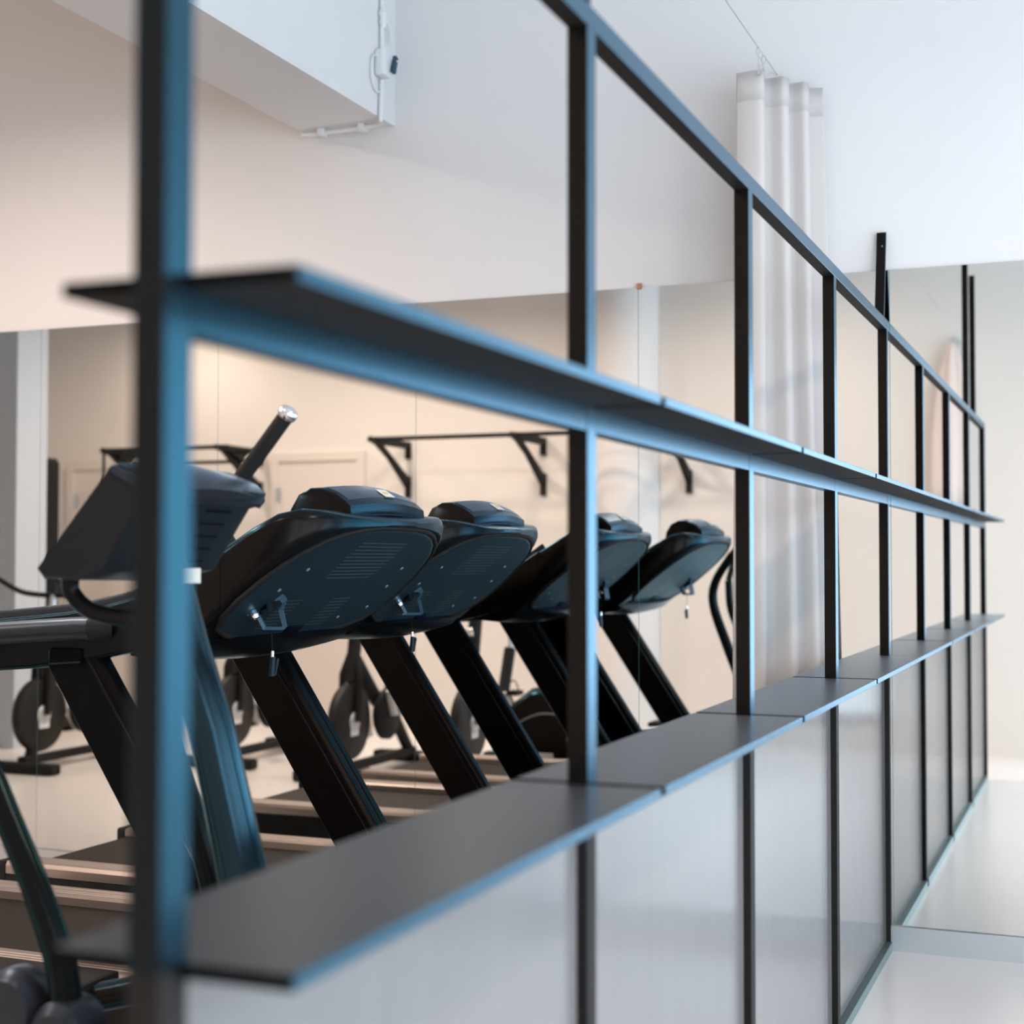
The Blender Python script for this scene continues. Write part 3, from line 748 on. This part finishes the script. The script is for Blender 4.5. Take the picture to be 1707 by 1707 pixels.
# ------------------------------------------------------------------ spin bikes facing the mirrors
def make_bike():
    t = thing('spin_bike', '', 'exercise bike')
    fw = build('flywheel', MB().lathe((0, 0, .33), (0, 1, 0), [(0, -.035), (.19, -.035), (.215, -.025), (.225, 0), (.215, .025), (.19, .035), (0, .035)], 32), 'wheel', t, smooth=True)
    build('hub_plate', MB().lathe((0, 0, .33), (0, 1, 0), [(0, -.045), (.05, -.045), (.06, -.036)], 16), 'silver', fw, smooth=True)
    build('badge', MB().box(-.045, .045, -.0385, -.034, .25, .30), 'white', fw, bevel=.002)
    build('fork', MB().tube([(0, -.055, .33), (-.02, -.055, .60), (-.05, -.02, .72)], .02, 8).tube([(0, .055, .33), (-.02, .055, .60), (-.05, .02, .72)], .02, 8), 'rubber', t)
    build('head_tube', MB().tube([(-.02, 0, .55), (-.10, 0, .95)], .038, 12, flat=1.2), 'rubber', t, smooth=True)
    build('brake_knob', MB().tube([(-.07, 0, .80), (-.02, 0, .84)], .014, 8).lathe((-.01, 0, .85), (1, 0, .8), [(0, -.02), (.02, -.012), (.02, .012), (0, .02)], 10), 'chrome', t, smooth=True)
    hb = build('handlebar', MB().tube([(.12, -.21, 1.14), (-.02, -.21, 1.08), (-.10, -.17, 1.05), (-.12, 0, 1.04), (-.10, .17, 1.05), (-.02, .21, 1.08), (.12, .21, 1.14)], .016, 10, smooth=4), 'rubber', t, smooth=True)
    build('bar_post', MB().tube([(-.10, 0, .93), (-.12, 0, 1.04)], .022, 10), 'steel', hb)
    build('main_frame', MB().tube([(-.06, 0, .68), (-.35, 0, .42), (-.55, 0, .38)], .045, 10, smooth=4).tube([(-.52, 0, .36), (-.78, 0, .08)], .035, 10).tube([(-.05, 0, .5), (.08, 0, .08)], .036, 10).tube([(-.45, 0, .30), (-.62, 0, .72)], .036, 10), 'rubber', t, smooth=True)
    cb = build('crank_cover', MB().lathe((-.38, -.05, .34), (0, 1, 0), [(0, -.03), (.13, -.03), (.15, -.015), (.15, .015), (.13, .03), (0, .03)], 24), 'rubber', t, smooth=True)
    for s in (-1, 1):
        ca = MB(); y = s*.10-.0
        a0 = Vector((-.38, y, .34)); a1 = Vector((-.38-s*.08, y, .34-s*.145))
        ca.tube([a0, a1], [.034, .017], 12, flat=.5)
        cr = build('crank_arm', ca, 'white', t, smooth=True)
        build('pedal', MB().box(a1.x-.05, a1.x+.05, y+s*.03-.035+s*.03, y+s*.03+.035+s*.03, a1.z-.014, a1.z+.014), 'rubber', cr, bevel=.004)
        build('toe_strap', MB().tube([(a1.x+.03, y+s*.03, a1.z), (a1.x+.05, y+s*.05, a1.z+.06), (a1.x+.02, y+s*.07, a1.z+.07), (a1.x, y+s*.09, a1.z)], .004, 6, smooth=3), 'rubber', cr)
    sd = build('saddle', MB().rings([[(x, w*math.cos(a), .98+h*math.sin(a)) for a in [2*math.pi*i/12 for i in range(12)]] for x, w, h in ((-.80, .05, .02), (-.77, .10, .035), (-.70, .115, .04), (-.62, .06, .03), (-.53, .03, .022), (-.50, .015, .012))]), 'rubber', t, smooth=True)
    build('seat_post', MB().tube([(-.62, 0, .70), (-.68, 0, .95)], .018, 10), 'steel', sd)
    for x in (.16, -.84):
        build('floor_foot', MB().box(x-.045, x+.045, -.26, .26, 0.0, .065), 'rubber', t, bevel=.02)
    build('base_spine', MB().box(-.84, .16, -.03, .03, .045, .095), 'rubber', t, bevel=.01)
    return t
bikes = [(-2.28, 5.30, 'black spin bike standing next to the square pillar'),
         (-2.92, 4.36, 'black spin bike in the row, standing between the pillar bike and the door'),
         (-2.64, 3.40, 'black spin bike in the row, standing before the first wall bracket'),
         (-2.80, 2.72, 'black spin bike standing closest to the round column')]
first = None
for x, y, lab in bikes:
    b_ = make_bike() if first is None else copy_tree(first)
    first = first or b_
    b_.location = (x, y, 0); b_['label'] = lab; b_['group'] = 'spin bikes facing the mirrors'

# ------------------------------------------------------------------ robe on a wall hook
hk = thing('wall_hook', 'small steel wall hook carrying the pale robe', 'hook', (X0, .255, 2.66))
build('hook_plate', MB().disc((.006, 0, .02), (1, 0, 0), .028, .012, 16), 'steel', hk, smooth=True)
build('hook_arm', MB().tube([(.01, 0, .02), (.05, 0, .0), (.06, 0, .03)], .007, 8), 'steel', hk, smooth=True)
rings = []
for z, w, d, ph in ((2.668, .012, .010, 0), (2.62, .035, .022, .4), (2.5, .062, .035, .9), (2.3, .085, .042, 1.4), (2.0, .105, .045, 1.8), (1.75, .10, .045, 2.2), (1.62, .095, .042, 2.4)):
    r = []
    for i in range(36):
        a = 2*math.pi*i/36
        q = 1+.22*math.sin(5*a+ph)
        r.append((X0+.058+d*q*math.cos(a), .285-.03*(z-2.2)+w*q*math.sin(a), z))
    rings.append(r)
tag(build('robe', MB().rings(rings), 'robe', smooth='all'), 'pale pink cotton robe hanging from the wall hook', 'robe')

# ------------------------------------------------------------------ ceiling lamps over the gym
def lamp(x, y, power, label, z=3.25):
    t = thing('pendant_lamp', label, 'lamp', (x, y, z), group='warm pendant lamps over the gym')
    build('shade', MB().lathe((0, 0, 0), (0, 0, 1), [(.165, 0), (.17, .03), (.16, .10), (.05, .17), (.02, .19), (.0, .19), (.0, .18), (.045, .16), (.15, .09), (.16, .03), (.165, 0)], 28, caps=False), 'white', t, smooth=True)
    build('diffuser', MB().disc((0, 0, .045), (0, 0, 1), .15, .015, 28), 'lamp', t)
    build('cord', MB().tube([(0, 0, .185), (0, 0, H-z)], .004, 6), 'white', t)
    build('ceiling_rose', MB().disc((0, 0, H-z-.015), (0, 0, 1), .05, .03, 16), 'white', t)
    l = bpy.data.lights.new('lamp_light', 'AREA'); l.shape = 'DISK'; l.size = .28; l.energy = power; l.color = (1.0, .80, .68)
    o = bpy.data.objects.new('lamp_light', l); C.objects.link(o); o.parent = t; o.location = (0, 0, .03)
for x, y, p_, lab in ((-1.7, 3.3, 38, 'warm pendant lamp above the ends of the treadmills'), (-3.6, 4.3, 36, 'warm pendant lamp before the door'),
                      (-3.2, 2.9, 28, 'warm pendant lamp above the spin bike row'), (-4.3, 5.95, 15, 'added warm pendant lamp, unseen, between the square pillar and the doors'),  # second lamp here is added out of view to brighten the rear wall
                      (-3.9, 1.2, 13, 'warm pendant lamp above the open end of the partition'), (-2.4, -1.7, 42, 'added warm pendant lamp, unseen, on the window side of the partition')):  # last lamp is added out of view to lighten the floor
    lamp(x, y, p_, lab)
